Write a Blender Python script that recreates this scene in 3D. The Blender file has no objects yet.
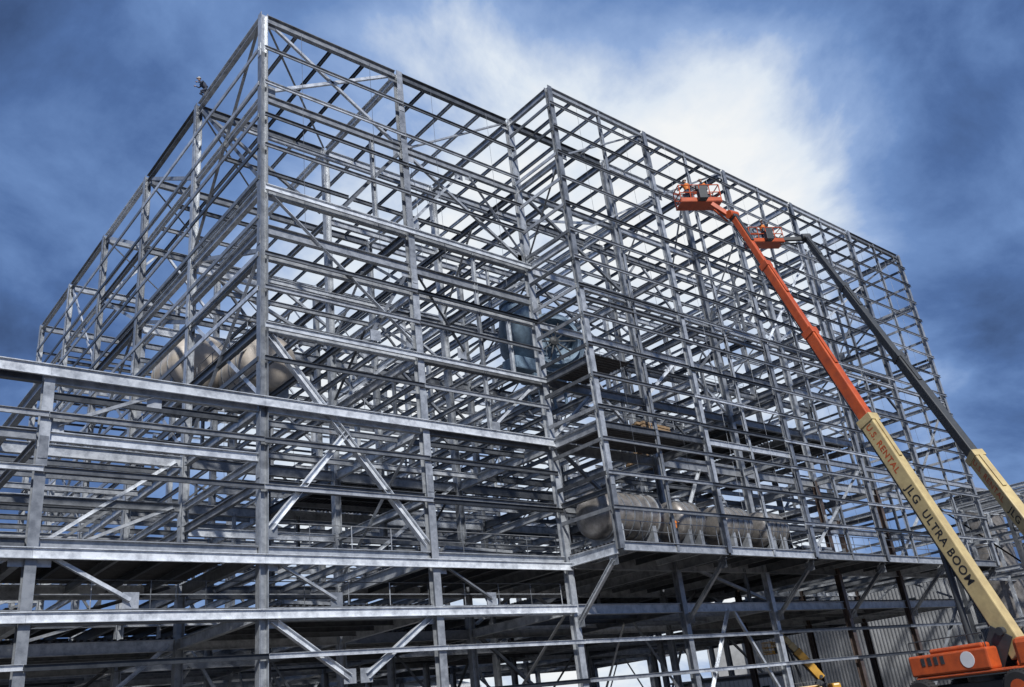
import bpy, bmesh, math, random
from mathutils import Vector, Matrix
random.seed(11)
V=Vector
sc=bpy.context.scene
col=sc.collection

# ------------------------------------------------------------ materials
def nt(m):
    m.use_nodes=True
    n=m.node_tree; n.nodes.clear()
    return n,n.nodes,n.links
def steel(name,c1,c2,rust=0.0,metal=0.4,rough=0.38,pw=1.0):
    m=bpy.data.materials.new(name); t,N,L=nt(m)
    o=N.new('ShaderNodeOutputMaterial'); b=N.new('ShaderNodeBsdfPrincipled')
    g=N.new('ShaderNodeNewGeometry'); tc=N.new('ShaderNodeTexCoord')
    rp=N.new('ShaderNodeMath'); rp.operation='POWER'; rp.inputs[1].default_value=pw; L.new(g.outputs['Random Per Island'],rp.inputs[0])
    mix=N.new('ShaderNodeMixRGB'); mix.inputs[1].default_value=(*c1,1); mix.inputs[2].default_value=(*c2,1)
    L.new(rp.outputs[0],mix.inputs[0])
    nz=N.new('ShaderNodeTexNoise'); nz.inputs['Scale'].default_value=1.9; nz.inputs['Detail'].default_value=4; nz.inputs['Roughness'].default_value=0.7
    L.new(tc.outputs['Object'],nz.inputs['Vector'])
    r=N.new('ShaderNodeValToRGB'); r.color_ramp.elements[0].position=0.3; r.color_ramp.elements[0].color=(0.50,0.51,0.53,1)
    r.color_ramp.elements[1].position=0.60; r.color_ramp.elements[1].color=(1.05,1.05,1.05,1)
    q=r.color_ramp.elements.new(0.70-rust*.5); q.color=(1.0,1.0,1.0,1)
    q=r.color_ramp.elements.new(0.80-rust); q.color=(0.75,0.6,0.5,1)
    L.new(nz.outputs['Fac'],r.inputs[0])
    mul=N.new('ShaderNodeMixRGB'); mul.blend_type='MULTIPLY'; mul.inputs[0].default_value=1
    L.new(mix.outputs[0],mul.inputs[1]); L.new(r.outputs[0],mul.inputs[2])
    L.new(mul.outputs[0],b.inputs['Base Color'])
    b.inputs['Metallic'].default_value=metal
    rr=N.new('ShaderNodeMapRange'); rr.inputs['To Min'].default_value=rough-0.15; rr.inputs['To Max'].default_value=rough+0.15
    L.new(nz.outputs['Fac'],rr.inputs['Value']); L.new(rr.outputs[0],b.inputs['Roughness'])
    L.new(b.outputs[0],o.inputs[0])
    return m
def plain(name,c,rough=0.5,metal=0.0,var=0.25,scale=3.0,dirt=None):
    m=bpy.data.materials.new(name); t,N,L=nt(m)
    o=N.new('ShaderNodeOutputMaterial'); b=N.new('ShaderNodeBsdfPrincipled'); tc=N.new('ShaderNodeTexCoord')
    nz=N.new('ShaderNodeTexNoise'); nz.inputs['Scale'].default_value=scale; nz.inputs['Detail'].default_value=6; nz.inputs['Roughness'].default_value=0.7
    L.new(tc.outputs['Object'],nz.inputs['Vector'])
    r=N.new('ShaderNodeValToRGB'); r.color_ramp.elements[0].position=0.32; r.color_ramp.elements[1].position=0.7
    d=dirt if dirt else tuple(x*(1-var*1.6) for x in c)
    r.color_ramp.elements[0].color=(*d,1); r.color_ramp.elements[1].color=(*c,1)
    L.new(nz.outputs['Fac'],r.inputs[0]); L.new(r.outputs[0],b.inputs['Base Color'])
    b.inputs['Roughness'].default_value=rough; b.inputs['Metallic'].default_value=metal
    L.new(b.outputs[0],o.inputs[0]); return m
M_col=steel('steel_columns',(0.54,0.565,0.59),(0.24,0.255,0.275),0.03)
M_beam=steel('steel_beams',(0.76,0.79,0.82),(0.11,0.117,0.127),0.04,pw=.85)
M_girt=steel('galvanised_girts',(0.74,0.765,0.79),(0.050,0.055,0.062),0.0,0.4,pw=.6)
M_join=steel('steel_joists',(0.64,0.665,0.69),(0.05,0.055,0.062),0.06,pw=.6)
M_brown=steel('primer_steel',(0.10,0.075,0.065),(0.17,0.13,0.11),0.08)
M_deck=plain('metal_decking',(0.10,0.10,0.105),0.6,0.2)
M_orange=plain('orange_paint',(0.60,0.105,0.022),0.38,0,0.3,1.6,(0.34,0.06,0.018))
M_cream=plain('cream_paint',(0.58,0.46,0.22),0.4,0,0.2,1.6,(0.38,0.29,0.145))
M_yellow=plain('yellow_paint',(0.60,0.33,0.05),0.4,0,0.25,1.6)
M_dark=plain('dark_grey_paint',(0.05,0.055,0.06),0.45)
M_rub=plain('tyre_rubber',(0.025,0.025,0.026),0.8)
M_tank=plain('stainless_steel',(0.42,0.39,0.36),0.38,0.55,0.38,2.0)
M_tankc=plain('insulated_vessel',(0.55,0.49,0.42),0.5,0.1,0.25,1.2)
M_fan=plain('blue_grey_machine_paint',(0.24,0.34,0.44),0.4,0.1,0.3)
M_clad=plain('wall_cladding',(0.42,0.43,0.44),0.5,0.1,0.25,0.5)
M_white=plain('white_paint',(0.80,0.80,0.79),0.5,0,0.12,0.8)
M_glass=plain('dark_window',(0.03,0.035,0.04),0.12)
M_black=plain('black_lettering',(0.02,0.02,0.022),0.5)
M_vest=plain('hi_vis_orange',(0.75,0.22,0.03),0.7)
M_cloth=plain('work_clothes',(0.04,0.05,0.08),0.8)
M_skin=plain('skin',(0.45,0.27,0.19),0.55)
M_hat=plain('hard_hat',(0.75,0.72,0.65),0.35)
M_wood=plain('timber',(0.34,0.23,0.13),0.7,0,.3,2.0)

# ------------------------------------------------------------ mesh builder
class MB:
    def __init__(s): s.v=[]; s.f=[]; s.m=[]
    def prism(s,p,q,prof,up=V((0,0,1)),m=0,prof2=None):
        p=V(p);q=V(q);d=(q-p)
        if d.length<0.05: return
        d.normalize(); up=V(up)
        if abs(d.dot(up))>0.995: up=V((0,1,0)) if abs(d.y)<0.9 else V((1,0,0))
        side=d.cross(up).normalized(); u=side.cross(d).normalized()
        n=len(prof); b=len(s.v)
        for P,pr in ((p,prof),(q,prof2 or prof)):
            for a,c in pr: s.v.append(P+side*a+u*c)
        for i in range(n):
            j=(i+1)%n; s.f.append((b+i,b+j,b+n+j,b+n+i)); s.m.append(m)
        s.f.append(tuple(b+i for i in reversed(range(n)))); s.f.append(tuple(b+n+i for i in range(n))); s.m+= [m,m]
    def box(s,c,sz,m=0,rot=None):
        c=V(c);b=len(s.v);x,y,z=[k/2 for k in sz]
        for a in((-x,-y,-z),(x,-y,-z),(x,y,-z),(-x,y,-z),(-x,-y,z),(x,-y,z),(x,y,z),(-x,y,z)):
            w=V(a); 
            if rot: w=rot@w
            s.v.append(c+w)
        for f in((0,3,2,1),(4,5,6,7),(0,1,5,4),(1,2,6,5),(2,3,7,6),(3,0,4,7)):
            s.f.append(tuple(b+i for i in f)); s.m.append(m)
    def lathe(s,c,axis,prof,n=28,m=0):
        c=V(c);ax=V(axis).normalized(); up=V((0,0,1)) if abs(ax.z)<0.9 else V((1,0,0))
        a=ax.cross(up).normalized(); u=a.cross(ax).normalized(); b=len(s.v)
        for t,r in prof:
            for i in range(n):
                th=2*math.pi*i/n; s.v.append(c+ax*t+(a*math.cos(th)+u*math.sin(th))*r)
        for k in range(len(prof)-1):
            for i in range(n):
                j=(i+1)%n; s.f.append((b+k*n+i,b+k*n+j,b+(k+1)*n+j,b+(k+1)*n+i)); s.m.append(m)
        s.f.append(tuple(b+i for i in reversed(range(n)))); s.f.append(tuple(b+(len(prof)-1)*n+i for i in range(n))); s.m+=[m,m]
    def tube(s,pts,rad,n=24,m=0):
        b=len(s.v); K=len(pts)
        for k,(P,r) in enumerate(zip(pts,rad)):
            d=(V(pts[min(k+1,K-1)])-V(pts[max(k-1,0)])).normalized(); up=V((0,1,0.2)).normalized()
            a=d.cross(up).normalized(); u=a.cross(d).normalized()
            for i in range(n):
                th=2*math.pi*i/n; s.v.append(V(P)+(a*math.cos(th)+u*math.sin(th))*r)
        for k in range(K-1):
            for i in range(n):
                j=(i+1)%n; s.f.append((b+k*n+i,b+k*n+j,b+(k+1)*n+j,b+(k+1)*n+i)); s.m.append(m)
        s.f.append(tuple(b+i for i in reversed(range(n)))); s.f.append(tuple(b+(K-1)*n+i for i in range(n))); s.m+=[m,m]
    def obj(s,name,mats,parent=None,smooth=False,bevel=0):
        me=bpy.data.meshes.new(name); me.from_pydata([tuple(x) for x in s.v],[],s.f)
        for mm in mats: me.materials.append(mm)
        me.polygons.foreach_set('material_index',s.m)
        if smooth:
            me.polygons.foreach_set('use_smooth',[True]*len(me.polygons))
        me.update()
        o=bpy.data.objects.new(name,me); col.objects.link(o)
        if smooth:
            md=o.modifiers.new('es','EDGE_SPLIT'); md.split_angle=math.radians(40)
        if bevel:
            md=o.modifiers.new('bv','BEVEL'); md.width=bevel; md.segments=2; md.limit_method='ANGLE'
        if parent: o.parent=parent
        return o
def empty(name,loc=(0,0,0)):
    e=bpy.data.objects.new(name,None); e.location=loc; e.empty_display_size=0.5; col.objects.link(e); return e
def I(h,b,tf=0.03,tw=0.02):
    h/=2;b/=2;tw/=2
    return [(-b,-h),(b,-h),(b,-h+tf),(tw,-h+tf),(tw,h-tf),(b,h-tf),(b,h),(-b,h),(-b,h-tf),(-tw,h-tf),(-tw,-h+tf),(-b,-h+tf)]
def C(h,b,t=0.014):
    h/=2
    return [(0,-h),(b,-h),(b,-h+t),(t,-h+t),(t,h-t),(b,h-t),(b,h),(0,h)]
def A(a,t=0.015): return [(0,0),(a,0),(a,t),(t,t),(t,a),(0,a)]
def BX(a,b): return [(-a/2,-b/2),(a/2,-b/2),(a/2,b/2),(-a/2,b/2)]
def PI(r,n=8): return [(r*math.cos(2*math.pi*i/n),r*math.sin(2*math.pi*i/n)) for i in range(n)]
def jit(a=0.006): return random.uniform(-a,a)

# ------------------------------------------------------------ the frame
H=40.2
XS=[0,9.1,18.3,27.7,37.2,46.7,56.2,65.8]
YS=[0,9.4,18.7,28.0,37.2,46.3]
YO=-4.2
COL=MB();BEAM=MB();JOI=MB();GIRT=MB();BR=MB();DECK=MB();RAIL=MB();GUS=MB()
cd=0.42
def column(x,y,z0,z1,s=cd,web='x',m=0,ob=None):
    ob=ob or COL
    up=(0,1,0) if web=='x' else (1,0,0)
    k=z0; cuts=[z0]+[q for q in (13.3,25.4,37.5) if z0+1<q<z1-2]+[z1]
    for a,b in zip(cuts[:-1],cuts[1:]): ob.prism((x+jit(),y+jit(),a),(x+jit(.003),y+jit(.003),b-.004),I(s,s,0.035,0.024),up,m)
    for k in cuts[1:-1]:
        for sgn in(-1,1):
            if web=='x': GUS.box((x,y+sgn*(s/2+0.018),k),(s*0.8,0.022,0.9))
            else: GUS.box((x+sgn*(s/2+0.018),y,k),(0.022,s*0.8,0.9))
    if z0<0.2: GUS.box((x,y,z0+0.03),(s*1.6,s*1.6,0.05))
def bx(x0,x1,y,z,h=0.5,b=0.25,m=0,ob=None,gap=0.24):
    (ob or BEAM).prism((x0+gap,y+jit(),z-h/2+jit()),(x1-gap,y+jit(),z-h/2+jit()),I(h,b,0.028,0.018),m=m)
def by(x,y0,y1,z,h=0.5,b=0.25,m=0,ob=None,gap=0.24):
    (ob or BEAM).prism((x+jit(),y0+gap,z-h/2+jit()-0.01),(x+jit(),y1-gap,z-h/2+jit()-0.01),I(h,b,0.028,0.018),m=m)
def gx(x0,x1,y,z,h=0.22):
    k=x0
    while k<x1-.1:
        e=min(k+9.2,x1); GIRT.prism((k,y+jit(.004),z+jit(.02)),(e-.02,y+jit(.004),z+jit(.02)),C(h,0.09)); k=e
def gy(x,y0,y1,z,h=0.22):
    k=y0
    while k<y1-.1:
        e=min(k+9.35,y1); GIRT.prism((x+jit(.004),k,z+jit(.02)),(x+jit(.004),e-.02,z+jit(.02)),C(h,0.09)); k=e
def brace(p,q,kind='a',s=0.2,gus=True,m=0,ob=None):
    p=V(p);q=V(q);d=(q-p).normalized()
    a=p+d*0.55;b=q-d*0.55
    if kind=='a': (ob or BR).prism(a,b,A(s),m=m)
    elif kind=='h': (ob or BR).prism(a,b,I(s,s,0.025,0.018),m=m)
    if gus:
        ax=V((d.x,d.y,0)); 
        if ax.length<0.1: return
        ax.normalize()
        for P,sg in((p,1),(q,-1)):
            c=P+ax*sg*0.42+V((0,0,sg*(1 if d.z>0 else -1)*0.34))
            th=math.atan2(ax.y,ax.x)
            GUS.box(c,(0.62,0.02,0.62),rot=Matrix.Rotation(th,3,'Z'))
for i,x in enumerate(XS):
    for j,y in enumerate(YS):
        z1=28.6 if (i,j) in ((1,2),(4,3)) else H
        if i>=5 and j<=1:
            column(x,y,0,16.5,m=1,web='x' if j==0 else 'y'); column(x,y,16.5,z1,web='x' if j==0 else 'y')
        else:
            column(x,y,0,z1,web='x' if (j in(0,5) and i not in (0,)) else 'y')
for i,x in enumerate(XS[2:]):
    column(x,YO,9.4,H,0.36,m=0)
    if i<5: column(x+4.7,YO+0.02,9.4,H,0.2)
XE=[-9.1,-18.2]
for x in XE:
    for y in YS: column(x,y,0,16.6,0.4)
def frame_level(z,xs,ys,h=0.5,b=0.25,skip=0.0):
    for j,y in enumerate(ys):
        for i in range(len(xs)-1):
            edge=j in(0,len(ys)-1)
            if not edge and random.random()<skip: continue
            bx(xs[i],xs[i+1],y,z,h,b)
    for i,x in enumerate(xs):
        for j in range(len(ys)-1):
            edge=i in(0,len(xs)-1)
            if not edge and random.random()<skip: continue
            by(x,ys[j],ys[j+1],z,h*0.9,b)
def bays(xs,ys): return [(i,j) for i in range(len(xs)-1) for j in range(len(ys)-1)]
def second(z,xs,ys,dirn,n,prob=1.0,h=0.3,deck=0.0,dxmin=-99,front=True):
    for i,j in bays(xs,ys):
        if random.random()>prob: continue
        x0,x1,y0,y1=xs[i],xs[i+1],ys[j],ys[j+1]
        for k in range(1,n):
            t=k/n
            if dirn=='y': by(x0+(x1-x0)*t,y0,y1,z-0.02,h,0.15,ob=JOI,gap=0.14)
            else: bx(x0,x1,y0+(y1-y0)*t,z-0.02,h,0.15,ob=JOI,gap=0.14)
        if random.random()<deck and x0>=dxmin and (front or not (j==0 and x0<18)):
            deckbay(x0+0.15,x1-0.15,y0+0.15,y1-0.15,z+0.06,dirn)
def deckbay(x0,x1,y0,y1,z,dirn='y'):
    b=len(DECK.v)
    if dirn=='y': L0,L1,a0,a1=y0,y1,x0,x1
    else: L0,L1,a0,a1=x0,x1,y0,y1
    n=int((L1-L0)/0.3)
    pts=[]
    for k in range(n):
        s=L0+(L1-L0)*k/n; w=(L1-L0)/n
        pts+=[(s,0.0),(s+w*.4,0.0),(s+w*.5,0.07),(s+w*.9,0.07)]
    pts.append((L1,0.0))
    for s,dz in pts:
        for a in(a0,a1):
            DECK.v.append(V((a,s,z+dz)) if dirn=='y' else V((s,a,z+dz)))
    for k in range(len(pts)-1):
        DECK.f.append((b+2*k,b+2*k+1,b+2*k+3,b+2*k+2)); DECK.m.append(0)
XX=[-18.2,-9.1]+XS
frame_level(H,XS,YS,0.55,0.28)
second(H,XS,YS,'y',4,1.0,0.26)
for i,j in bays(XS,YS):
    if random.random()<0.35:
        brace((XS[i],YS[j],H-0.3),(XS[i+1],YS[j+1],H-0.3),'a',0.13,False)
frame_level(34.5,XS,YS,0.45,0.22,0.25)
second(34.5,XS,YS,'x',3,0.45,0.28)
frame_level(28.6,XS,YS,0.6,0.28,0.1)
second(28.6,XS,YS,'y',3,0.75,0.3)
frame_level(24.6,XS,YS,0.45,0.22,0.45)
second(24.6,XS,YS,'x',4,0.4,0.28)
frame_level(20.7,XS,YS,0.55,0.26,0.1)
second(20.7,XS,YS,'y',4,0.7,0.3,deck=0.14)
frame_level(16.6,XX,YS,0.6,0.28,0.0)
second(16.6,XX,YS,'x',4,0.8,0.32,deck=0.28,dxmin=0,front=False)
frame_level(14.0,[-18.2,-9.1,0],YS,0.4,0.24,0.2)
second(14.0,[-18.2,-9.1,0,9.1],YS,'y',3,0.5,0.28)
frame_level(12.8,XS,YS,0.45,0.24,0.5)
frame_level(9.8,XX,YS,0.65,0.3,0.0)
second(9.8,XX,YS,'y',5,0.95,0.35,deck=0.72)
frame_level(7.2,XX,YS,0.55,0.28,0.0)
second(7.2,XX,YS,'x',5,0.85,0.32,deck=0.62)
for i in range(2,8):
    x=XS[i]
    for z,h in((H,0.5),(34.5,0.35),(28.6,0.45),(24.6,0.3),(20.7,0.45),(16.6,0.5),(12.8,0.3),(9.8,0.6)):
        by(x,YO,0,z,h,0.22)
    if i<7:
        for k in(1,2,3): by(x+(XS[i+1]-x)*k/4,YO,0,H-0.02,0.24,0.14,ob=JOI,gap=.1)
        for k in(1,2,3,4): by(x+(XS[i+1]-x)*k/5,YO,0,9.78,0.34,0.15,ob=JOI,gap=.1)
        deckbay(x+.1,XS[i+1]-.1,YO+.15,-.15,9.86)
        bx(x,XS[i+1],YO,H,0.5,0.25,gap=.2)
        bx(x,XS[i+1],YO,9.8,0.5,0.25,gap=.2)
        bx(x,XS[i+1],YO,24.6,0.3,0.2,gap=.2)
        bx(x,XS[i+1],YO,16.6,0.4,0.2,gap=.2)
    brace((x,0,5.9),(x,YO+.2,9.3),'h',0.22)
    if i in(2,4,6): brace((x,0,28.6),(x,YO,34.2),'a',0.14)
deckbay(18.5,27.3,YO+.15,-.15,16.68)
deckbay(18.5,22,YO+.15,-.15,20.8)
z=11.6
while z<39.6:
    gx(18.0,66.1,YO-0.24,z); gy(18.3-0.24,YO,-0.2,z); gy(65.8+0.24,YO,46.5,z); gx(18.3,65.8,46.6,z)
    z+=1.93
gl=[31.0,33.0,35.2,37.6,24.4,22.5,18.7,14.6,12.4]
for z in gl: gx(0.0,18.3,-0.26,z,0.24)
for z in (14.6,12.4): gx(-18.2,0,-0.26,z,0.24)
for z in (5.2,3.2): gx(-18.2,65.8,-0.26,z,0.22)
for z in gl[:7]+[29.0,26.6]: gy(-0.26,0.0,46.3,z,0.24); gx(0,18.3,46.6,z,0.2)
for x0,x1 in((0,9.1),(9.1,18.3)): bx(x0,x1,0,26.2,0.55,0.3)
by(0,0,9.4,26.2,0.5,0.28)
FAC=MB()
for x0,x1 in((-18.2,-9.1),(-9.1,0),(0,9.1),(9.1,18.3)):
    FAC.prism((x0+.0,-0.30,16.45),(x1-.01,-0.30,16.45),C(0.5,0.12,0.03))
    FAC.prism((x0+.0,-0.30,9.2),(x1-.01,-0.30,9.2),C(0.42,0.12,0.03))
    FAC.prism((x0+.0,-0.30,6.9),(x1-.01,-0.30,6.9),C(0.40,0.12,0.03))
    if x0>=0: FAC.prism((x0+.0,-0.30,28.3),(x1-.01,-0.30,28.3),C(0.36,0.12,0.03)); FAC.prism((x0,-0.30,20.4),(x1-.01,-0.30,20.4),C(0.32,0.12,0.03))
brace((0,0,20.4),(9.1,0,9.8),'h',0.32,ob=FAC)
brace((4.7,0,15.9),(0,0,10.2),'h',0.28,ob=FAC)
brace((0,0,7.0),(4.55,0,3.9),'h',0.28,ob=FAC); brace((9.1,0,7.0),(4.55,0,3.9),'h',0.28,ob=FAC)
brace((0,0,28.4),(9.1,0,20.9),'a',0.22); brace((9.1,0,26.0),(6.0,0,20.9),'a',0.18)
brace((9.1,0,26.0),(12.6,0,20.9),'a',0.18); brace((4.5,0,28.2),(9.1,0,34.2),'a',0.18); brace((13.7,0,34.4),(18.3,0,28.8),'a',0.18); brace((9.1,0,28.8),(13.7,0,34.2),'a',0.16)
brace((9.1,0,40),(0,0,34.6),'a',0.18); brace((9.1,0,34.2),(0,0,40.0),'a',0.16)
brace((9.1,0,34.2),(18.3,0,40),'a',0.16); brace((18.3,0,28.6),(9.1,0,34.2),'a',0.16)
brace((18.3,0,20.7),(13.7,0,16.7),'a',0.16)
brace((-9.1,0,9.4),(-13,0,7.2),'a',0.2); brace((-9.1,0,9.4),(-5,0,7.2),'a',0.2)
brace((9.1,0,9.4),(13,0,7.2),'a',0.18);brace((0,0,9.4),(4,0,7.2),'a',0.18)
brace((-9.1,0,14),(-4.5,0,16.2),'a',0.18)
for (a,b,z0,z1) in((0,1,16.6,24.6),(0,1,28.6,40),(1,2,24.6,28.6),(2,3,20.7,28.6),(3,4,28.6,40),(4,5,16.6,28.6),(1,2,34.5,40),(2,3,34.5,40),(0,1,24.6,28.6),(1,2,16.6,24.6),(3,4,16.6,24.6),(2,3,28.6,34.5)):
    brace((0,YS[a],z0),(0,YS[b],z1),'a',0.22)
    if random.random()<.6: brace((0,YS[b],z0),(0,YS[a],z1),'a',0.18)
for i,z0,z1 in((2,28.6,34.5),(3,34.5,40),(4,9.8,16.6),(5,28.6,34.5),(6,34.5,40.),(6,16.6,24.6),(3,20.7,28.6),(2,34.5,40),(4,24.6,34.5)):
    brace((XS[i],YO,z0),(XS[i+1],YO,z1),'a',0.14)
LV=[0,7.2,9.8,16.6,20.7,24.6,28.6,34.5,40]
for i,j in [(i,j) for i in range(8) for j in range(6)]:
    for k in range(8):
        for dr in(0,1):
            if random.random()<0.29:
                if dr==0 and i<7: p,q=(XS[i],YS[j]),(XS[i+1],YS[j])
                elif dr==1 and j<5: p,q=(XS[i],YS[j]),(XS[i],YS[j+1])
                else: continue
                if j==0 and dr==0 and i<2: continue
                if i==0 and dr==1: continue
                if random.random()<.5: p,q=q,p
                mid=((p[0]+q[0])/2,(p[1]+q[1])/2)
                if random.random()<.5:
                    brace((p[0],p[1],LV[k]),(mid[0],mid[1],LV[k+1]),'a',0.18,False); brace((q[0],q[1],LV[k]),(mid[0],mid[1],LV[k+1]),'a',0.18,False)
                else: brace((p[0],p[1],LV[k]),(q[0],q[1],LV[k+1]),'a',0.19,False)
for k,zt in((1,9.8),(2,14.0),(0,7.2),(2,16.6)):
    for j in range(1,6):
        brace((-9.1,YS[j],LV[k]),(0,YS[j],zt),'a',.18,False)
seen=set()
for _ in range(90):
    i=random.randrange(7);f_=random.choice([.25,.5,.75]);j=random.randrange(6);k=random.choice([1,2,3,4,5,6])
    if (i,f_,j,k) in seen: continue
    seen.add((i,f_,j,k))
    x=XS[i]+(XS[i+1]-XS[i])*f_; y=YS[j]
    COL.prism((x,y,LV[k]+.01),(x,y,LV[k+1]-.35),I(.2,.2,.02,.015),(1,0,0))
for x in [2.3+4.6*k for k in range(4)]: RAIL.prism((x,-0.2,26.6),(x,-0.2,39.8),PI(0.012,5))
for k in range(20):
    x=20.6+2.3*k; RAIL.prism((x,YO-0.2,10),(x,YO-0.2,39.8),PI(0.010,5))
for _ in range(16):
    x=random.uniform(2,60);y=random.choice(YS[:4])+random.uniform(.4,2);z=random.choice(LV[4:]);L_=random.uniform(4,11)
    pr=V((x,y,z))
    for q in range(1,9):
        nx=V((x+jit(.12)+.05*q,y+jit(.1),z-L_*q/8)); RAIL.prism(pr,nx,PI(.014,5)); pr=nx
def rail(p,q):
    p=V(p);q=V(q);L=(q-p).length;n=max(1,int(L/2.2))
    for h in(0.55,1.1): RAIL.prism(p+V((0,0,h)),q+V((0,0,h)),PI(0.024,6))
    for k in range(n+1):
        c=p.lerp(q,k/n); RAIL.prism(c,c+V((0,0,1.1)),PI(0.024,6))
rail((18.3,YO+.3,9.95),(65.6,YO+.3,9.95)); rail((18.5,YO+.3,16.7),(27.4,YO+.3,16.7)); rail((0.3,.4,9.9),(18,.4,9.9))
rail((0.4,0.4,20.8),(0.4,18,20.8)); rail((9.3,9.6,20.8),(27,9.6,20.8)); rail((28,9.6,28.8),(55,9.6,28.8)); rail((-9,.5,7.3),(18,.5,7.3))
for k,(z0,z1) in enumerate(((9.8,13.2),(13.2,16.6),(16.6,20.7),(20.7,24.6),(24.6,28.6))):
    xa,xb=(47.5,53.0) if k%2 else (53.0,47.5)
    for yy in(20.0,21.2): JOI.prism((xa,yy,z0),(xb,yy,z1),C(.28,.08))
    for t in range(18):
        f=t/18; JOI.box((xa+(xb-xa)*f,20.6,z0+(z1-z0)*f),(.26,1.1,.04))
B=empty('steel_frame_building')
COL.obj('columns',[M_col,M_brown],B); BEAM.obj('floor_beams',[M_beam,M_brown],B); JOI.obj('joists',[M_join],B)
FAC.obj('facade_channels_and_braces',[steel('bright_galvanised_channels',(.82,.85,.88),(.60,.63,.66),0.0,.25)],B)
GIRT.obj('girts',[M_girt],B); BR.obj('braces',[M_beam],B); DECK.obj('decking',[M_deck],B); RAIL.obj('guard_rails_and_rods',[M_girt],B); GUS.obj('gusset_and_splice_plates',[M_col],B)

# ------------------------------------------------------------ vessels
def vessel(name,c,axis,L,r,mat,bands=5):
    e=empty(name,c); m=MB(); prof=[]
    for k in range(7):
        a=math.pi/2*k/6; prof.append((-L/2-r*.45*math.cos(a),max(.02,r*math.sin(a))))
    prof+= [(L/2+r*.45*math.cos(math.pi/2*k/6),max(.02,r*math.sin(math.pi/2*k/6))) for k in range(6,-1,-1)]
    m.lathe((0,0,0),axis,prof,40,0); m.obj('shell',[mat],e,True)
    s=MB(); ax=V(axis)
    for k in range(bands):
        t=-L/2+L*(k+.5)/bands; s.lathe(ax*t,axis,[(-.04,r+.002),(-.04,r+.05),(.04,r+.05),(.04,r+.002)],40)
    for t in(-L*.32,L*.32):
        cc=ax*t; wx=(0.3,1.7*r,r*.9) if abs(ax.x)>.5 else (1.7*r,0.3,r*.9)
        s.box(cc+V((0,0,-r*.95)),wx)
    s.lathe(V((0,0,r*.96)),(0,0,1),[(0,.25),(.3,.25),(.3,.36),(.4,.36)],20)
    s.obj('bands_saddles_and_nozzle',[M_col],e,False)
    return e
vessel('horizontal_vessel',(21.6,-1.6,11.9),(1,0,0),4.4,1.4,M_tank,6)
vessel('horizontal_vessel',(26.9,-1.6,11.8),(1,0,0),1.7,1.3,M_tank,3)
vessel('horizontal_vessel',(31.6,-1.6,11.8),(1,0,0),2.4,1.25,M_tank,4)
vessel('horizontal_vessel',(35.9,-1.6,11.7),(1,0,0),2.0,1.2,M_tank,4)
vessel('pressure_vessel',(2.4,15.4,24.2),(0,1,0),3.5,1.9,M_tankc,3)
vessel('pressure_vessel',(4.9,11.2,23.2),(0,1,0),3.2,1.8,M_tankc,3)

fe=empty('industrial_fan',(26.6,7.2,27.3)); f=MB()
fax=V((-.45,-.89,0))
f.lathe((0,0,0),fax,[(-1.2,2.3),(-1.2,2.45),(0.9,2.45),(0.9,2.1),(1.4,2.0),(1.4,1.75),(0.2,1.6),(0.2,.3)],44)
f.tube([(-1.6,1.2,-.6),(-2.6,.6,-.3),(-3.3,-.1,.3),(-3.6,-.6,1.2),(-3.6,-.8,2.2)],[1.4,1.5,1.45,1.35,1.2],28)
f.lathe((-3.6,-.8,2.2),(0,0,1),[(0,1.2),(0,1.4),(.15,1.4),(.15,1.2)],28)
f.obj('casing_and_inlet_duct',[M_fan],fe,True)
f=MB()
f.box((-.2,1.0,-2.5),(3.4,1.6,.5)); 
for a in(-1.3,1.3):
    for b_ in(.4,1.6): f.box((a,b_,-3.6),(.25,.25,1.8))
f.box((2.6,1.6,.2),(2.2,2.0,2.2)); f.box((-3.4,0,-2.2),(2.0,1.6,1.0))
f.obj('outlet_duct_and_plinth',[M_fan],fe,False,0.12)
f=MB(); rm=Matrix.Rotation(math.atan2(fax.y,fax.x),3,'Z')
for k in range(10):
    th=2*math.pi*k/10; d=rm@V((0,math.cos(th),math.sin(th))); ax=rm@V((1,0,0))
    f.prism(ax*1.1+d*.2,ax*1.1+d*1.68,BX(.09,.09),ax)
f.lathe(rm@V((1.05,0,0)),rm@V((1,0,0)),[(-.3,.36),(.15,.34),(.25,.1)],20)
f.obj('inlet_vanes',[M_dark],fe)
def stack(name,c,rz,n,L,mat):
    e=empty(name,c); e.rotation_euler=(0,0,rz); m=MB()
    for k in range(n):
        for q in range(5): m.prism((-L/2+jit(.2),-.6+.3*q,.2+.22*k),(L/2+jit(.2),-.6+.3*q,.2+.22*k),BX(.2,.16))
    for a in(-L*.3,L*.3): m.box((a,0,.06),(.12,1.6,.12))
    m.obj('bundle',[mat],e)
stack('timber_stack',(30,2.4,16.75),.0,4,3.5,M_wood); stack('timber_stack',(24.5,-2.4,16.8),.1,3,3.0,M_wood)
stack('steel_stack',(14,3,9.95),.1,3,5,M_col); stack('steel_stack',(5,4.5,7.35),.2,3,5,M_col); stack('steel_stack',(45,-14,0),.4,3,8,M_brown); stack('steel_stack',(40,-2.2,10.0),.05,2,4,M_col)

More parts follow.
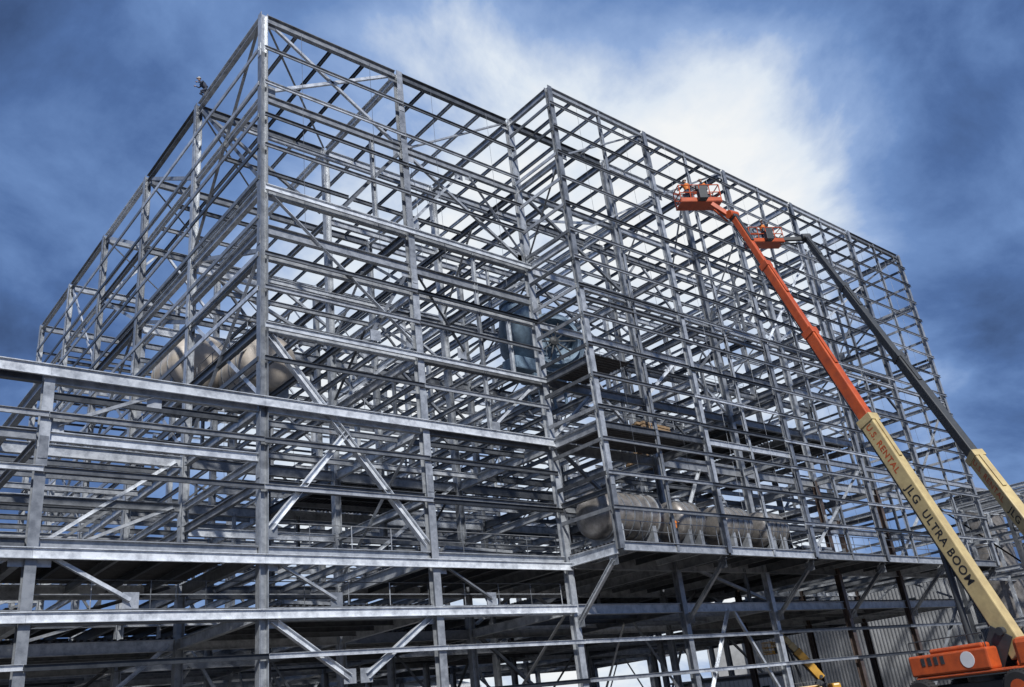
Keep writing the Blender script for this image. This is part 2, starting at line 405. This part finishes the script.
# ------------------------------------------------------------ people
def worker(name,loc,rz=0,crouch=0.0,arm=(0.5,0.5),vest=None):
    e=empty(name,loc); e.rotation_euler=(0,0,rz)
    k=crouch
    hip=V((0,0,.95-.42*k)); J={}
    J['pel']=hip; J['wai']=hip+V((0,.02+.08*k,.2)); J['che']=hip+V((0,.04+.22*k,.42-.05*k)); J['nec']=hip+V((0,.05+.32*k,.58-.1*k)); J['hed']=hip+V((0,.08+.36*k,.68-.1*k))
    P=[J['pel'],J['wai'],J['che'],J['nec'],J['hed']]; R=[(.15,.12),(.14,.11),(.18,.12),(.065,.065),(.06,.06)]; E=[(0,1),(1,2),(2,3),(3,4)]
    W_=[]
    for s in(-1,1):
        sh=J['che']+V((s*.2,0,.09)); el=sh+V((s*.07,.12+.16*arm[0],-.24+.05*arm[0])); wr=el+V((-s*.05,.22,.02+.12*arm[1])); W_.append(wr)
        b=len(P); P+=[sh,el,wr]; R+=[(.065,.065),(.048,.048),(.032,.032)]; E+=[(2,b),(b,b+1),(b+1,b+2)]
        hj=hip+V((s*.1,0,-.05)); kn=hip+V((s*.13,.05+.34*k,-.46+.12*k)); an=V((s*.13,-.02+.05*k,.09)); to=V((s*.15,.16+.05*k,.04))
        b=len(P); P+=[hj,kn,an,to]; R+=[(.095,.095),(.062,.062),(.045,.045),(.045,.035)]; E+=[(0,b),(b,b+1),(b+1,b+2),(b+2,b+3)]
    me=bpy.data.meshes.new('body'); me.from_pydata([tuple(p) for p in P],E,[]); o=bpy.data.objects.new('body',me); col.objects.link(o); o.parent=e
    sk=o.modifiers.new('s','SKIN'); 
    for i,r in enumerate(R): me.skin_vertices[0].data[i].radius=r
    me.skin_vertices[0].data[0].use_root=True
    ss=o.modifiers.new('u','SUBSURF'); ss.levels=1; ss.render_levels=1
    me.materials.append(M_cloth)
    m=MB(); dv=(J['che']-J['wai']).normalized()
    m.lathe(J['wai'],dv,[(-.12,.165),(0,.17),(.2,.205),(.3,.17),(.33,.08)],20); v=m.obj('safety_vest',[vest or M_vest],e,True)
    m=MB(); hd=J['hed']+V((0,.02,.1))
    m.lathe(hd,(0,.1,1),[(-.13,.03),(-.11,.06),(-.05,.078),(.02,.085),(.08,.075),(.12,.03)],16); m.box(hd+V((0,.09,-.01)),(.025,.035,.045)); m.obj('head',[M_skin],e,True)
    m=MB(); m.lathe(hd+V((0,0,.05)),(0,.1,1),[(-.01,.13),(.0,.13),(.01,.108),(.06,.1),(.1,.07),(.125,.02)],18); m.box(hd+V((0,.13,.05)),(.14,.09,.012)); m.obj('hard_hat',[M_hat],e,True)
    for wr in W_:
        m=MB(); m.box(wr+V((0,.05,0)),(.08,.09,.035))
        for q in range(4): m.prism(wr+V((-.03+.02*q,.09,0)),wr+V((-.03+.02*q,.15-.01*abs(q-1.5),-.02)),PI(.009,6)); m.prism(wr+V((-.03+.02*q,.15-.01*abs(q-1.5),-.02)),wr+V((-.03+.02*q,.15,-.06)),PI(.008,6))
        m.prism(wr+V((.04,.03,0)),wr+V((.065,.08,-.03)),PI(.01,6)); m.obj('hand',[M_skin],e)
    return e

# ------------------------------------------------------------ boom lifts
def boomlift(name,P,T,K,split,cols,s=1.0,text=True,heading=None,gz=0.0):
    P=V(P);T=V(T);K=V(K); e=empty(name,(0,0,0))
    h=V((T.x-P.x,T.y-P.y,0)).normalized()
    if heading is not None: h=V((math.cos(heading),math.sin(heading),0))
    n=V((-h.y,h.x,0)); th=math.atan2(h.y,h.x); R=Matrix.Rotation(th,3,'Z')
    base=V((P.x,P.y,gz))
    def W(a,b,c): return base+h*a*s+n*b*s+V((0,0,c*s))
    m=MB(); m.box(W(1.3,0,.78),(5.2*s,1.3*s,.5*s),rot=R)
    for a in(-.8,3.4): m.box(W(a,0,.7),(.4*s,2.6*s,.34*s),rot=R)
    m.lathe(W(1.3,0,1.0),(0,0,1),[(0,.8*s),(.25*s,.8*s)],32)
    m.obj('chassis_and_axles',[M_dark],e,False,0.04)
    m=MB()
    for a in(-.8,3.4):
        for b in(-1.35,1.35):
            c=W(a,b,.66); w=.24*s;r=.66*s
            m.lathe(c,n,[(-w,r*.55),(-w,r*.86),(-w*.8,r*.97),(-w*.3,r),(w*.3,r),(w*.8,r*.97),(w,r*.86),(w,r*.55)],36,0)
            for q in range(30):
                t=2*math.pi*q/30; d=h*math.cos(t)+V((0,0,math.sin(t)))
                m.prism(c+d*r*.985-n*w*.8,c+d*r*.985+n*w*.8,BX(.06*s,.05*s),d,0)
            m.lathe(c,n,[(-w*1.04,r*.2),(-w*1.02,r*.5),(w*1.02,r*.5),(w*1.04,r*.2)],28,1)
    m.obj('wheels',[M_rub,cols[0]],e,False)
    m=MB()
    m.box(W(1.2,0,1.34),(5.2*s,2.3*s,.16*s),rot=R)
    m.box(W(2.1,.82,1.82),(3.6*s,.72*s,.8*s),rot=R); m.box(W(2.0,-.82,1.82),(3.4*s,.72*s,.8*s),rot=R)
    m.box(W(1.7,.80,2.3),(2.4*s,.55*s,.2*s),rot=R)
    m.obj('turntable_hoods',[cols[0]],e,False,0.11*s)
    m=MB(); m.box(W(-1.15,0,1.85),(.9*s,2.3*s,1.1*s),rot=R); m.obj('counterweight',[cols[0]],e,False,0.2*s)
    m=MB()
    for b in(-.36,.36): m.prism(W(.9,b,1.4),W(0,b,2.7),BX(.06*s,.9*s),V((0,0,1)))
    for k in range(4): m.box(W(2.3+.3*k,1.187,1.95),(.16*s,.02,.3*s),rot=R)
    m.box(W(1.2,.0,1.24),(5.0*s,2.36*s,.05*s),rot=R)
    for a in(.4,3.8): m.prism(W(a,1.0,2.2),W(a,1.0,2.75),PI(.025*s,6))
    m.prism(W(.4,1.0,2.75),W(3.8,1.0,2.75),PI(.025*s,6))
    m.obj('boom_support_louvres_and_handrail',[M_dark],e)
    m=MB(); m.lathe(W(1.2,1.17,1.85),n,[(0,.30*s),(.025,.30*s)],28); m.obj('decal_plate',[M_white],e)
    d=(T-P).normalized(); L=(T-P).length; side=d.cross(V((0,0,1))).normalized(); up=side.cross(d).normalized()
    secs=[(-.04,split,.76,.54,1),(split-.01,split+(1-split)*.38,.58,.42,0),(split+(1-split)*.38-.005,split+(1-split)*.72,.47,.34,0),(split+(1-split)*.72-.005,1.0,.37,.27,0)]
    for k,(a,b,hh,ww,ci) in enumerate(secs):
        m=MB(); m.prism(P+d*L*a,P+d*L*b,BX(ww*s,hh*s)); m.obj('boom_section_%d'%(k+1),[cols[1] if ci else cols[2]],e,False,0.05*s)
        m=MB(); q=P+d*L*b; m.prism(q-d*.35*s,q+d*.04*s,BX((ww+.08)*s,(hh+.08)*s)); m.prism(q-d*2.4*s+up*(hh/2+.04)*s,q-d*.3*s+up*(hh/2+.04)*s,BX(.2*s,.06*s)); m.obj('section_collar_%d'%(k+1),[cols[1] if ci else cols[2] if k<3 else M_dark],e,False,0.02)
    m=MB()
    for o_,r_ in((.0,.035),(.08,.03)):
        m.prism(P+d*L*.02-up*(.46+o_)*s,P+d*L*(split+.0)-up*(.46+o_)*s,PI(r_,6))
        m.prism(P+d*L*split-up*(.36+o_)*s,P+d*L*.98-up*(.28+o_)*s,PI(r_*.8,6))
    for q in range(10):
        c=P+d*L*split*(q+.5)/10; m.prism(c-up*.39*s,c-up*.58*s,BX(.05,.12))
    m.prism(W(1.6,0,1.5),P+d*4.2*s-up*.35*s,PI(.13*s,14)); m.prism(P+d*2.4*s-up*.4*s*1.2,P+d*4.3*s-up*.35*s,PI(.08*s,14))
    m.lathe(P-side*.5*s,side,[(0,.16*s),(1.0*s,.16*s)],20)
    m.obj('hoses_and_lift_cylinder',[M_dark],e)
    if text:
        nn=-side if (-side).dot(V((-17,-36,1.5))-P)>0 else side
        for body,t,sz,mt in(('ULTRA BOOM',split*.52,.45,M_black),('JLG',split*.64,.48,M_black),('U.S. RENTAL',split*.96,.38,M_orange)):
            cu=bpy.data.curves.new('lettering','FONT'); cu.body=body; cu.size=sz*s*1.1; cu.align_y='CENTER'; cu.align_x='LEFT'; cu.space_character=1.14; cu.offset=0.008
            o=bpy.data.objects.new('lettering',cu); col.objects.link(o)
            X=-d; Z=nn; Y=Z.cross(X)
            mt_=Matrix((X,Y,Z)).transposed().to_4x4(); mt_.translation=P+d*L*t+nn*(.27*s+.006)
            o.matrix_world=mt_; cu.materials.append(mt); o.parent=e
    bd=K-T; 
    m=MB(); m.prism(T-up*.1,T+bd*.85,BX(.2*s,.26*s)); m.prism(T-up*.45,T+bd*.8-V((0,0,.35)),PI(.06*s,8)); m.lathe(T-side*.3*s,side,[(0,.26*s),(.6*s,.26*s)],18)
    m.obj('jib',[cols[2]],e,False,.02)
    return e
def platform(parent,c,rz,colr,s=1.0):
    m=MB();R=Matrix.Rotation(rz,3,'Z');c=V(c)
    def w(x,y,z): return c+R@V((x*s,y*s,z*s))
    hx,hy=1.22,.46
    m.box(w(0,0,0),(2.5*s,.95*s,.07*s),rot=R)
    for z in(.2,.6,1.1):
        for a,b in(((-hx,-hy),(hx,-hy)),((hx,-hy),(hx,hy)),((hx,hy),(-hx,hy)),((-hx,hy),(-hx,-hy))): m.prism(w(*a,z),w(*b,z),PI(.032*s,8))
    for x in(-hx,-.6,0,.6,hx):
        for y in(-hy,hy): m.prism(w(x,y,0),w(x,y,1.1),PI(.03*s,8))
    m.box(w(0,-hy-.02,.12),(2.4*s,.03*s,.24*s),rot=R); 
    m.obj('platform_basket',[colr],parent)
    m=MB(); m.box(w(.2,-hy+.12,.95),(.7*s,.25*s,.3*s),rot=R); m.box(w(0,-hy-.25,.25),(.5*s,.4*s,.6*s),rot=R); m.obj('control_console',[M_dark],parent,False,.03)
    return w
P1=(20.7,-21.2,2.7);T1=(22.3,-13.0,26.55);K1=V((21.4,-12.2,27.6))
e1=boomlift('boom_lift',P1,T1,K1,.415,(M_orange,M_cream,M_orange))
w=platform(e1,K1+V((0,.6,.1)),-.55,M_orange)
worker('worker',w(-.5,0,.04),-.3,0.05,(.8,.8)); worker('worker',w(.55,.05,.04),.5,0.0,(.9,.6))
P2=(26.6,-22.7,2.7);T2=(34.2,-11.0,29.6);K2=V((32.4,-9.6,29.6))
e2=boomlift('boom_lift',P2,T2,K2,.318,(M_orange,M_cream,M_dark))
w=platform(e2,K2+V((-.3,.5,-.2)),-.5,M_orange)
worker('worker',w(.1,0,.04),2.6,0.0,(.7,.7))
e3=boomlift('boom_lift',(43.5,1.5,2.2),(42.0,3.0,5.4),(41.2,3.1,4.4),.6,(M_yellow,M_yellow,M_cream),.7,False)
platform(e3,(40.7,3.3,4.1),.4,M_yellow,.7)
worker('worker',(0.05,8.3,H+.02),1.4,1.0,(.0,.0),M_cloth); worker('worker',(24.3,-3.2,9.95),2.4,0,(.4,.2))

# ------------------------------------------------------------ right-hand annex and surroundings
an=empty('clad_annex_building'); m=MB()
m.box((92,19,6),(30,26,12),0); m.box((92,19,12.15),(30.6,26.6,.3),1)
for k in range(75): m.box((77.2+k*.4,5.97,6),(.16,.05,11.9),0)
for k in range(64): m.box((76.97,6.2+k*.4,6),(.05,.16,11.9),0)
m.obj('ribbed_walls',[M_clad,M_dark],an)
m=MB()
for x in(80,86,92): m.box((x,5.9,1.9),(2.4,.06,3.8)); 
for x in(83,89,95): m.box((x,5.9,8.4),(1.8,.06,1.2))
for y in(10,17,24): m.box((76.9,y,8.4),(.06,1.8,1.2))
m.obj('doors_and_windows',[M_glass],an)
sf=empty('steel_frame_annex'); m=MB()
ax_=[69.5,75,81,87,93];ay=[-11,-5,1]
for x in ax_:
    for y in ay: m.prism((x,y,0),(x,y,16.2),I(.3,.3,.02,.015),(1,0,0))
for z in(5,9.4,13,16.2):
    for y in ay:
        for a in range(4): m.prism((ax_[a]+.2,y,z+jit()),(ax_[a+1]-.2,y,z),I(.4,.2,.02,.015))
    for x in ax_:
        for a in range(2): m.prism((x,ay[a]+.2,z-.02),(x,ay[a+1]-.2,z+jit()),I(.36,.2,.02,.015))
for z in(3,7,11,14.6): m.prism((69.5,-11.2,z),(93,-11.2,z),C(.2,.08))
for a in range(4):
    m.prism((ax_[a],-11,0 if a%2 else 9.4),(ax_[a+1],-11,9.4 if a%2 else 16),A(.15)); m.prism((69.5,ay[a%2],9.4),(69.5,ay[a%2+1],16),A(.15))
for k in range(16): m.prism((69.6+1.5*k,-11,16.1),(69.6+1.5*k,1,16.1),I(.2,.1,.02,.012))
m.obj('frame_members',[M_beam],sf)
si=empty('domed_silo',(83.5,3.0,0)); m=MB()
m.lathe((0,0,0),(0,0,1),[(0,2.3),(17.6,2.3),(17.6,2.4),(17.8,2.4),(18.5,2.15),(19.1,1.5),(19.5,.6),(19.6,.3),(20.2,.3),(20.2,.05)],36); m.obj('shell',[M_tank],si,True)
m=MB()
for z in(13,14.5,16,17.3): m.lathe((0,0,z),(0,0,1),[(0,2.3),(0,2.37),(.1,2.37),(.1,2.3)],36)
for z in(18.0,18.6): m.lathe((0,0,z),(0,0,1),[(0,2.6),(0,2.64),(.05,2.64),(.05,2.6)],36)
for q in range(14): m.box((2.62*math.cos(q*.449),2.62*math.sin(q*.449),18.2),(.05,.05,1.0))
m.obj('bands_and_handrail',[M_col],si)
def shed(name,c,L,Wd,Ht,rise,rz,mat,roofm):
    e=empty(name,c); e.rotation_euler=(0,0,rz); m=MB()
    m.box((0,0,Ht/2),(L,Wd,Ht),0)
    n=int(L/.6)
    for k in range(n): 
        for sg in(-1,1): m.box((-L/2+.3+k*.6,sg*(Wd/2+.03),Ht/2),(.12,.06,Ht-.02),0)
    for sg in(-1,1): m.prism((-L/2-.4,sg*Wd/4,Ht+rise/2+.05),(L/2+.4,sg*Wd/4,Ht+rise/2+.05),[(-Wd/4-.3,-sg*(-rise/2)-.06) ,(Wd/4+.3,-sg*(rise/2)-.06),(Wd/4+.3,-sg*(rise/2)+.06),(-Wd/4-.3,sg*rise/2+.06)],m=1)
    m.prism((-L/2,0,Ht),(L/2,0,Ht),[(-Wd/2,0),(Wd/2,0),(0,rise)],m=0)
    for k in range(int(L/5)):
        m.box((-L/2+2.5+k*5,-Wd/2-.07,1.5),(1.2,.06,1.1),2)
    m.box((L*.18,-Wd/2-.08,1.1),(1.0,.06,2.1),2)
    m.obj('walls_roof_and_openings',[mat,roofm,M_glass],e)
shed('site_warehouse',(40,85,0),60,24,7.5,3,.1,M_white,M_clad)
shed('site_warehouse',(-25,95,0),50,20,6.5,2.5,-.2,M_clad,M_dark)
shed('site_office_cabin',(50,14,0),12,3.2,2.8,.3,.0,M_white,M_clad)
shed('site_office_cabin',(24,24,0),12,3.2,2.8,.3,.1,M_white,M_clad)
shed('site_warehouse',(112,50,0),50,20,8,2.5,.6,M_clad,M_clad)

# ------------------------------------------------------------ ground
gm=bpy.data.materials.new('ground_gravel'); t,N,L=nt(gm)
o=N.new('ShaderNodeOutputMaterial');b=N.new('ShaderNodeBsdfPrincipled');tc=N.new('ShaderNodeTexCoord')
n1_=N.new('ShaderNodeTexNoise');n1_.inputs['Scale'].default_value=.12;n1_.inputs['Detail'].default_value=6
n2_=N.new('ShaderNodeTexNoise');n2_.inputs['Scale'].default_value=9;n2_.inputs['Detail'].default_value=5
L.new(tc.outputs['Object'],n1_.inputs[0]);L.new(tc.outputs['Object'],n2_.inputs[0])
r=N.new('ShaderNodeValToRGB');r.color_ramp.elements[0].position=.35;r.color_ramp.elements[1].position=.65
r.color_ramp.elements[0].color=(.055,.045,.036,1);r.color_ramp.elements[1].color=(.13,.115,.10,1)
mx=N.new('ShaderNodeMixRGB');mx.blend_type='OVERLAY';mx.inputs[0].default_value=.7
L.new(n1_.outputs[0],r.inputs[0]);L.new(r.outputs[0],mx.inputs[1]);L.new(n2_.outputs[0],mx.inputs[2]);L.new(mx.outputs[0],b.inputs['Base Color'])
b.inputs['Roughness'].default_value=.85
bp=N.new('ShaderNodeBump');bp.inputs['Distance'].default_value=.05;L.new(n2_.outputs[0],bp.inputs['Height']);L.new(bp.outputs[0],b.inputs['Normal'])
L.new(b.outputs[0],o.inputs[0])
m=MB(); S=2500; m.v=[V((-S,-S,0)),V((S,-S,0)),V((S,S,0)),V((-S,S,0))]; m.f=[(0,1,2,3)]; m.m=[0]; m.obj('ground',[gm])
m=MB(); m.v=[V((-24,-3,.004)),V((68,-5,.004)),V((68,52,.004)),V((-24,52,.004))]; m.f=[(0,1,2,3)]; m.m=[0]; m.obj('concrete_slab',[plain('concrete',(.20,.19,.175),.8,0,.25,.6)])

# ------------------------------------------------------------ sky and sun
w_=bpy.data.worlds.new('World'); sc.world=w_; w_.use_nodes=True; t=w_.node_tree; N=t.nodes; L=t.links; N.clear()
EL=math.radians(42); SD=V((-0.42,-0.80,0)).normalized()
out=N.new('ShaderNodeOutputWorld'); sky=N.new('ShaderNodeTexSky'); sky.sky_type='NISHITA'; sky.sun_disc=False; sky.sun_elevation=EL
sky.sun_rotation=math.atan2(SD.x,SD.y)
bg1=N.new('ShaderNodeBackground'); bg1.inputs[1].default_value=.05; L.new(sky.outputs[0],bg1.inputs[0])
tc=N.new('ShaderNodeTexCoord'); sp=N.new('ShaderNodeSeparateXYZ'); L.new(tc.outputs['Generated'],sp.inputs[0])
def mth(op,a,b=None,c=None):
    q=N.new('ShaderNodeMath'); q.operation=op
    for i,x in enumerate((a,b,c)):
        if x is None: continue
        if isinstance(x,(int,float)): q.inputs[i].default_value=x
        else: L.new(x,q.inputs[i])
    return q.outputs[0]
den=mth('ADD',mth('MAXIMUM',sp.outputs[2],0.0),.5)
cb=N.new('ShaderNodeCombineXYZ'); L.new(mth('DIVIDE',sp.outputs[0],den),cb.inputs[0]); L.new(mth('DIVIDE',sp.outputs[1],den),cb.inputs[1])
def noise(sc_,det,ro,dist=0.0,off=(0,0,0)):
    mp=N.new('ShaderNodeMapping'); mp.inputs['Location'].default_value=off; L.new(cb.outputs[0],mp.inputs[0])
    q=N.new('ShaderNodeTexNoise'); q.inputs['Scale'].default_value=sc_; q.inputs['Detail'].default_value=det; q.inputs['Roughness'].default_value=ro; q.inputs['Distortion'].default_value=dist
    L.new(mp.outputs[0],q.inputs['Vector']); return q.outputs['Fac']
na=noise(4.5,7,.58,.25,(5.3,2.7,0)); nb=noise(1.8,3,.5,0,(7.7,2.2,4))
def lobe(g,a,b_):
    dt=N.new('ShaderNodeVectorMath'); dt.operation='DOT_PRODUCT'; L.new(tc.outputs['Generated'],dt.inputs[0]); dt.inputs[1].default_value=V(g).normalized()
    mr=N.new('ShaderNodeMapRange'); mr.interpolation_type='SMOOTHSTEP'; mr.inputs['From Min'].default_value=a; mr.inputs['From Max'].default_value=b_; L.new(dt.outputs['Value'],mr.inputs['Value']); return mr.outputs[0]
gl_=lobe((.62,.66,.33),.865,.975); g2=lobe((.72,.43,.52),.975,1.0)
v=mth('ADD',mth('MULTIPLY',gl_,.54),mth('ADD',mth('MULTIPLY',mth('SUBTRACT',na,.5),1.25),mth('MULTIPLY',mth('SUBTRACT',nb,.5),.7)))
v=mth('ADD',mth('ADD',v,mth('MULTIPLY',g2,.16)),.27)
cr=N.new('ShaderNodeValToRGB'); E=cr.color_ramp.elements
E[0].position=0.0;E[0].color=(.045,.085,.20,1);E[1].position=1.0;E[1].color=(.97,.99,1,1)
for p,c in((.22,(.085,.165,.38)),(.42,(.16,.28,.56)),(.60,(.31,.45,.74)),(.82,(.78,.86,.96))):
    q=E.new(p);q.color=(*c,1)
L.new(v,cr.inputs[0])
bg2=N.new('ShaderNodeBackground'); bg2.inputs[1].default_value=1.0; L.new(cr.outputs[0],bg2.inputs[0])
ms=N.new('ShaderNodeMixShader'); ms.inputs[0].default_value=.92; L.new(bg1.outputs[0],ms.inputs[1]); L.new(bg2.outputs[0],ms.inputs[2]); L.new(ms.outputs[0],out.inputs[0])
sl=bpy.data.lights.new('sun','SUN'); sl.energy=4.8; sl.angle=math.radians(3); sl.color=(1,.985,.96)
so=bpy.data.objects.new('sun',sl); col.objects.link(so)
dv=-(SD*math.cos(EL)+V((0,0,math.sin(EL)))); so.rotation_euler=dv.to_track_quat('-Z','Y').to_euler()

# ------------------------------------------------------------ camera
cam=bpy.data.cameras.new('camera'); co=bpy.data.objects.new('camera',cam); col.objects.link(co); sc.camera=co
co.location=(-17.007,-36.204,1.5); co.rotation_euler=(1.9802,0.1110,-0.6932)
cam.sensor_fit='HORIZONTAL'; cam.sensor_width=36; cam.lens=878.57*36/1024; cam.clip_end=6000
sc.view_settings.view_transform='Standard'; sc.view_settings.look='None'; sc.view_settings.exposure=0; sc.view_settings.gamma=1
